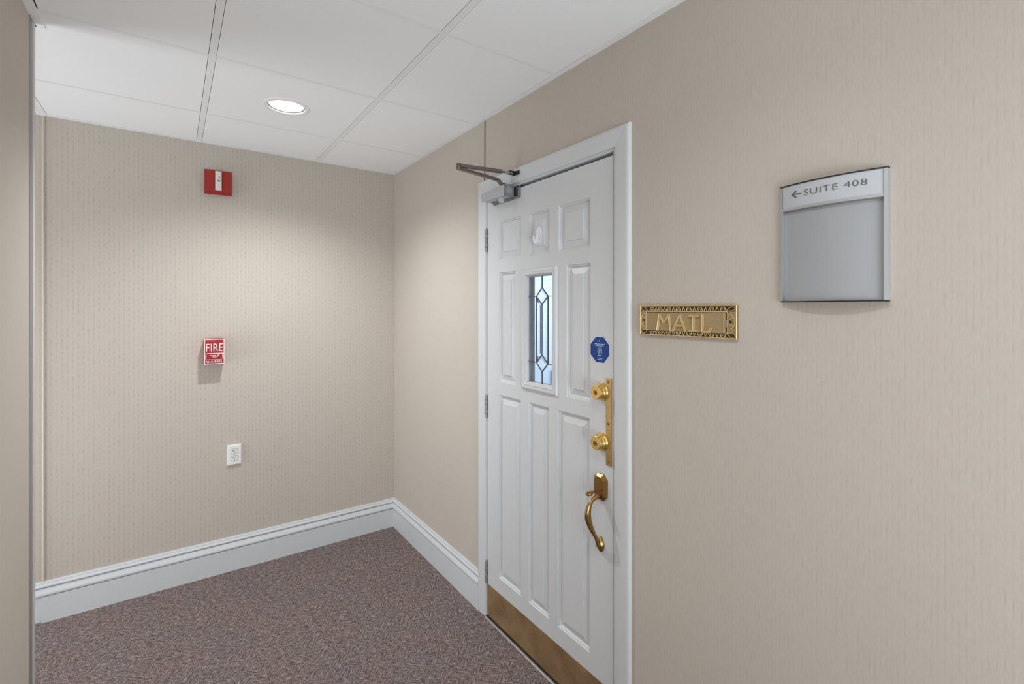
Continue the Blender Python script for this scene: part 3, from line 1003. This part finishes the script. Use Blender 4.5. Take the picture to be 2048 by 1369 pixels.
# ------------------------------------------------------------------ curved suite sign
sg = empty('suite_sign', (0, -2.684, 1.655), R_RIGHT)
tag(sg, 'bowed grey wall sign reading SUITE 408 with an arrow above a blank panel', 'sign')
SW, SH0, SH1, DE, DM = .1095, -.1430, .1445, .009, .026       # half width, bottom, top, depth at edges, depth at the middle


def bow(u):
    return DE + (DM - DE) * (1 - (u / SW) ** 2)


def curved(g, u0, u1, v0, v1, w_in, w_out, n=20):
    """slab following the bowed face: w offsets from the bow"""
    rings = []
    for k in range(n + 1):
        u = u0 + (u1 - u0) * k / n
        a, b = bow(u) + w_in, bow(u) + w_out
        rings.append([(u, v0, a), (u, v1, a), (u, v1, b), (u, v0, b)])
    return g.loops(rings, True, True)


def curved_solid(g, v0, v1, grow, n=24):
    s = SW + .0012
    pts = [(-s, .0003)] + [(-s + 2 * s * k / n, bow(max(-SW, min(SW, -s + 2 * s * k / n))) + grow) for k in range(n + 1)] + [(s, .0003)]
    rings = [[(x, v0, w) for x, w in pts], [(x, v1, w) for x, w in pts]]
    return g.loops(rings, True, True)


curved_solid(G(), SH0 + .002, SH1 - .002, -.0085).build('sign_body', 'alu', sg, 20)
curved_solid(G(), SH0, SH0 + .0028, .0012).build('end_cap', 'black', sg, 20)
curved_solid(G(), SH1 - .0030, SH1, .0012).build('end_cap', 'black', sg, 20)
hd = curved(G(), -SW + .0055, SW - .0070, .0870, SH1 - .003, -.0086, -.0004).build('header_insert', 'sign_head', sg, 20, label='pale strip with the suite number')
curved(G(), -SW + .0055, SW - .0070, SH0 + .003, .0810, -.0086, -.0078).build('blank_insert', 'sign_panel', sg, 20, label='blank grey lower panel')
curved(G(), -SW + .0050, SW - .0065, .0815, .0880, -.0086, .0006).build('divider_bar', 'alu', sg, 20)
curved(G(), -SW + .0050, SW - .0065, .0795, .0815, -.0080, -.0006).build('divider_shade', 'grey_cast', sg, 20)  # dark grey strip painting the shadow below the divider bar
curved(G(), -SW, -SW + .0050, SH0 + .003, SH1 - .003, -.0086, .0010).build('side_rail', 'alu', sg, 20)
curved(G(), SW - .0065, SW, SH0 + .003, SH1 - .003, -.0086, .0014).build('side_rail', 'alu', sg, 20)


def bend(o, w_extra):
    for v in o.data.vertices:
        wx = v.co.x + o.location.x
        v.co.z = v.co.z + bow(wx) + w_extra
    o.data.update()


t1 = text_mesh('lettering', 'SUITE 408', .0195, 'sign_text', hd, -.0510, .1115, 0, .0002, 1.12, fit_w=.1265)
bend(t1, -.0001)
ag = G()
ag.bar((-.0790, .1185), (-.0570, .1185), .0034, 0, .0004)
ag.bar((-.0805, .1177), (-.0690, .1268), .0036, 0, .0004)
ag.bar((-.0805, .1193), (-.0690, .1102), .0036, 0, .0004)
ao = ag.build('arrow', 'sign_text', hd)
bend(ao, -.0003)

# ------------------------------------------------------------------ things on the back wall
# strobe
sb = empty('fire_strobe', (-1.0405, 0, 2.2035), R_BACK)
tag(sb, 'square red fire alarm strobe with a pale vertical lens near the ceiling', 'alarm strobe')
a = .0655
g = G().loops([rect_ring(-a, a, -a, a, 0, .0003), rect_ring(-a, a, -a, a, 0, .026), rect_ring(-a, a, -a, a, .006, .034), rect_ring(-a, a, -a, a, .008, .035)], True, True)
g.build('housing', 'red', sb)
G().box(-.0640, -.0185, -.052, .058, .033, .0375, .002).build('louvre_panel', 'red', sb)
G().box(.0185, .0640, -.052, .058, .033, .0375, .002).build('louvre_panel', 'red', sb)
le = G().loops([rect_ring(-.0165, .0165, -.048, .0605, 0, .034), rect_ring(-.0165, .0165, -.048, .0605, .002, .043), rect_ring(-.0165, .0165, -.048, .0605, .006, .047)], True, True).build('strobe_lens', 'lens', sb, label='pale translucent strobe lens')
G().box(-.0070, .0075, .000, .009, .0465, .0485, .001).build('flash_tube', 'grey_cast', le)
G().bar((.002, .030), (.0065, .022), .003, .0465, .0480).build('lens_mark', 'slot', le)

# pull station
pu = empty('fire_pull_station', (-1.0615, 0, 1.260), R_BACK)
tag(pu, 'red manual fire pull box lettered FIRE in white halfway up the wall', 'fire alarm')
G().box(-.0475, .0475, -.0690, .0680, .0003, .056, .003).build('back_box', 'red2', pu, 40)
fp = G().box(-.0488, .0488, -.0705, .0695, .056, .066, .002).build('front_plate', 'red2', pu, 40)
q = .0663
def outline(g, a, b, c, d, t, w0=.066, w1=.0667):
    g.box(a, b, c, c + t, w0, w1).box(a, b, d - t, d, w0, w1).box(a, a + t, c + t, d - t, w0, w1).box(b - t, b, c + t, d - t, w0, w1)
    return g
outline(G(), -.0478, .0478, -.0695, .0685, .0042).build('white_border', 'print_white', fp)
G().box(-.0438, .0438, -.0135, -.0093, .066, .0668).build('white_rule', 'print_white', fp)
text_mesh('fire_lettering', 'FIRE', .0620, 'print_white', fp, -.0385, .0012, .0664, .0004, 1.05, fit_w=.0780)
hn = G().box(-.0330, .0330, -.0400, -.0165, .066, .0705, .0015).build('pull_handle', 'red2', fp, 40)
g = G()
g.box(-.0225, .0060, -.0235, -.0205, .0705, .0709).box(-.0100, .0135, -.0315, -.0285, .0705, .0709)
g.prism([(.0120, -.0190), (.0225, -.0190), (.0175, -.0265)], .0705, .0709)
g.build('handle_print', 'print_white', hn)
g = G()
for sx in (-1, 1):
    for k in range(5):
        g.box(sx * .0365, sx * .0425, -.0215 - k * .0046, -.0190 - k * .0046, .066, .0667)
g.box(-.0350, .0350, -.0455, -.0425, .066, .0667)
rnd = random.Random(9)
x = -.0390
while x < .0370:
    wd = rnd.uniform(.002, .0045)
    sk = rnd.uniform(-.003, .003)
    g.prism([(x, -.0610), (x + wd * .6, -.0610), (x + wd * .6 + sk, -.0500), (x + sk, -.0500)], .066, .0666)
    x += wd + rnd.uniform(.0018, .0034)
g.build('lower_print', 'print_white', fp)

# outlet
ot = empty('duplex_outlet', (-.9610, 0, .6590), R_BACK)
tag(ot, 'white duplex power outlet low on the wall', 'outlet')
a, b = .0350, .0570
G().loops([rect_ring(-a, a, -b, b, 0, .0003), rect_ring(-a, a, -b, b, 0, .0070), rect_ring(-a, a, -b, b, .0028, .0105), rect_ring(-a, a, -b, b, .005, .0109)], True, True).build('cover_plate', 'white', ot)
for zc in (.0195, -.0195):
    poly = []
    for k in range(32):
        t = 2 * math.pi * k / 32
        poly.append((max(-.0168, min(.0168, .0185 * math.cos(t))), zc + max(-.0145, min(.0145, .0172 * math.sin(t)))))
    rc = G().prism(poly, .0105, .0129).build('receptacle', 'white', ot, 30)
    outl = [(x * 1.09, zc + (y - zc) * 1.09) for x, y in poly]
    G().prism(outl, .0106, .0112).build('receptacle_gap', 'slot', rc)
    G().box(-.0082, -.0052, zc + .0005, zc + .0095, .0125, .0133).build('socket_slot', 'slot', rc)
    G().box(.0052, .0082, zc + .0005, zc + .0085, .0125, .0133).build('socket_slot', 'slot', rc)
    G().lathe([(.0032, .0125), (.0032, .0133)], (0, zc - .0075, 0), (0, 0, 1), 12).build('ground_hole', 'slot', rc)
G().lathe([(.0032, .0107), (.0030, .0119), (0, .0121)], (0, 0, 0), (0, 0, 1), 12, False, False).build('plate_screw', 'white', ot, 40)

# thin wire from the ceiling to the casing
wr = G().tube([(-.0022, -1.1745, H - .002), (-.0022, -1.1735, 2.25), (-.0022, -1.1720, 2.118)], .0021, 8)
tag(wr.build('wire', 'wire', None, 60), 'thin dark wire dropping from the ceiling to the door casing', 'wire')


# ------------------------------------------------------------------ recessed downlights
def downlight(x, y, watts, label):
    r = empty('recessed_downlight', (x, y, H))
    tag(r, label, 'ceiling light', 'recessed downlights')
    G().lathe([(.0785, .006), (.0785, -.0005), (.081, -.0022), (.092, -.0026), (.0970, -.0012), (.0982, .0020), (.0982, .0030)], (0, 0, 0), (0, 0, 1), 56, False, False).build('trim_ring', 'tee', r, 40)
    G().lathe([(.0800, .006), (.0782, .0062), (.0765, .0075), (.0765, .030)], (0, 0, 0), (0, 0, 1), 48, False, False).build('shadow_groove', 'alu_dark', r, 40)
    G().lathe([(.0740, .0100), (.0725, .014), (.068, .022), (.060, .030), (.052, .034)], (0, 0, 0), (0, 0, 1), 48, False, False).build('reflector', 'reflector', r, 60)
    G().lathe([(.0722, .0070), (.050, .0062), (.020, .0056), (0, .0054)], (0, 0, 0), (0, 0, 1), 48, False, False).build('diffuser', 'lamp', r, 60)
    d = bpy.data.lights.new('downlight_beam', 'SPOT')
    d.energy = watts
    d.color = DOWNLIGHT_C
    d.spot_size = math.radians(142)
    d.spot_blend = 0.85
    d.shadow_soft_size = 0.022
    lo = bpy.data.objects.new('downlight_beam', d)
    COL.objects.link(lo)
    lo.parent = r
    lo.location = (0, 0, -.004)
    return r


downlight(*LIGHTS[0], DOWNLIGHT_W[0], 'round recessed downlight glowing in the ceiling tile before the alarm wall')
downlight(*LIGHTS[1], DOWNLIGHT_W[1], 'round recessed downlight above the mail slot')
downlight(*LIGHTS[2], DOWNLIGHT_W[2], 'round recessed downlight farthest from the alarm wall')

# ------------------------------------------------------------------ the office seen through the leaded glass
tag(G().box(2.55, 2.65, -3.6, 2.3, 0, 2.46).build('wall_office_far', 'office'), 'pale wall of the office seen through the door glass', 'wall', kind='structure')
tag(G().box(.12, 2.55, 2.2, 2.3, 0, 2.46).build('wall_office_end', 'office'), 'pale end wall of the office behind the door', 'wall', kind='structure')
tag(G().box(.12, 2.55, -3.7, -3.6, 0, 2.46).build('wall_office_near', 'office'), 'pale near wall of the office behind the door', 'wall', kind='structure')
tag(G().box(.0, .12, .12, 2.3, 0, 2.46).build('wall_office_side', 'office'), 'pale side wall of the office behind the door', 'wall', kind='structure')
tag(G().box(.12, 2.65, -3.7, 2.3, 2.46, 2.52).build('ceiling_office', 'office'), 'pale ceiling of the office behind the door', 'ceiling', kind='structure')
cb = empty('steel_cabinet', (2.40, 0.90, 0))
tag(cb, 'small blue grey steel cabinet seen through the lower door glass', 'cabinet')
G().box(-.14, .14, -.13, .13, 0, .79, .004).build('cabinet_body', 'office_blue', cb)
for k in range(3):
    dr = G().box(-.148, -.140, -.120, .120, .04 + k * .235, .255 + k * .235, .003).build('drawer', 'office_blue', cb)
    G().box(-.160, -.148, -.04, .04, .155 + k * .235, .170 + k * .235, .002).build('drawer_handle', 'alu', dr)
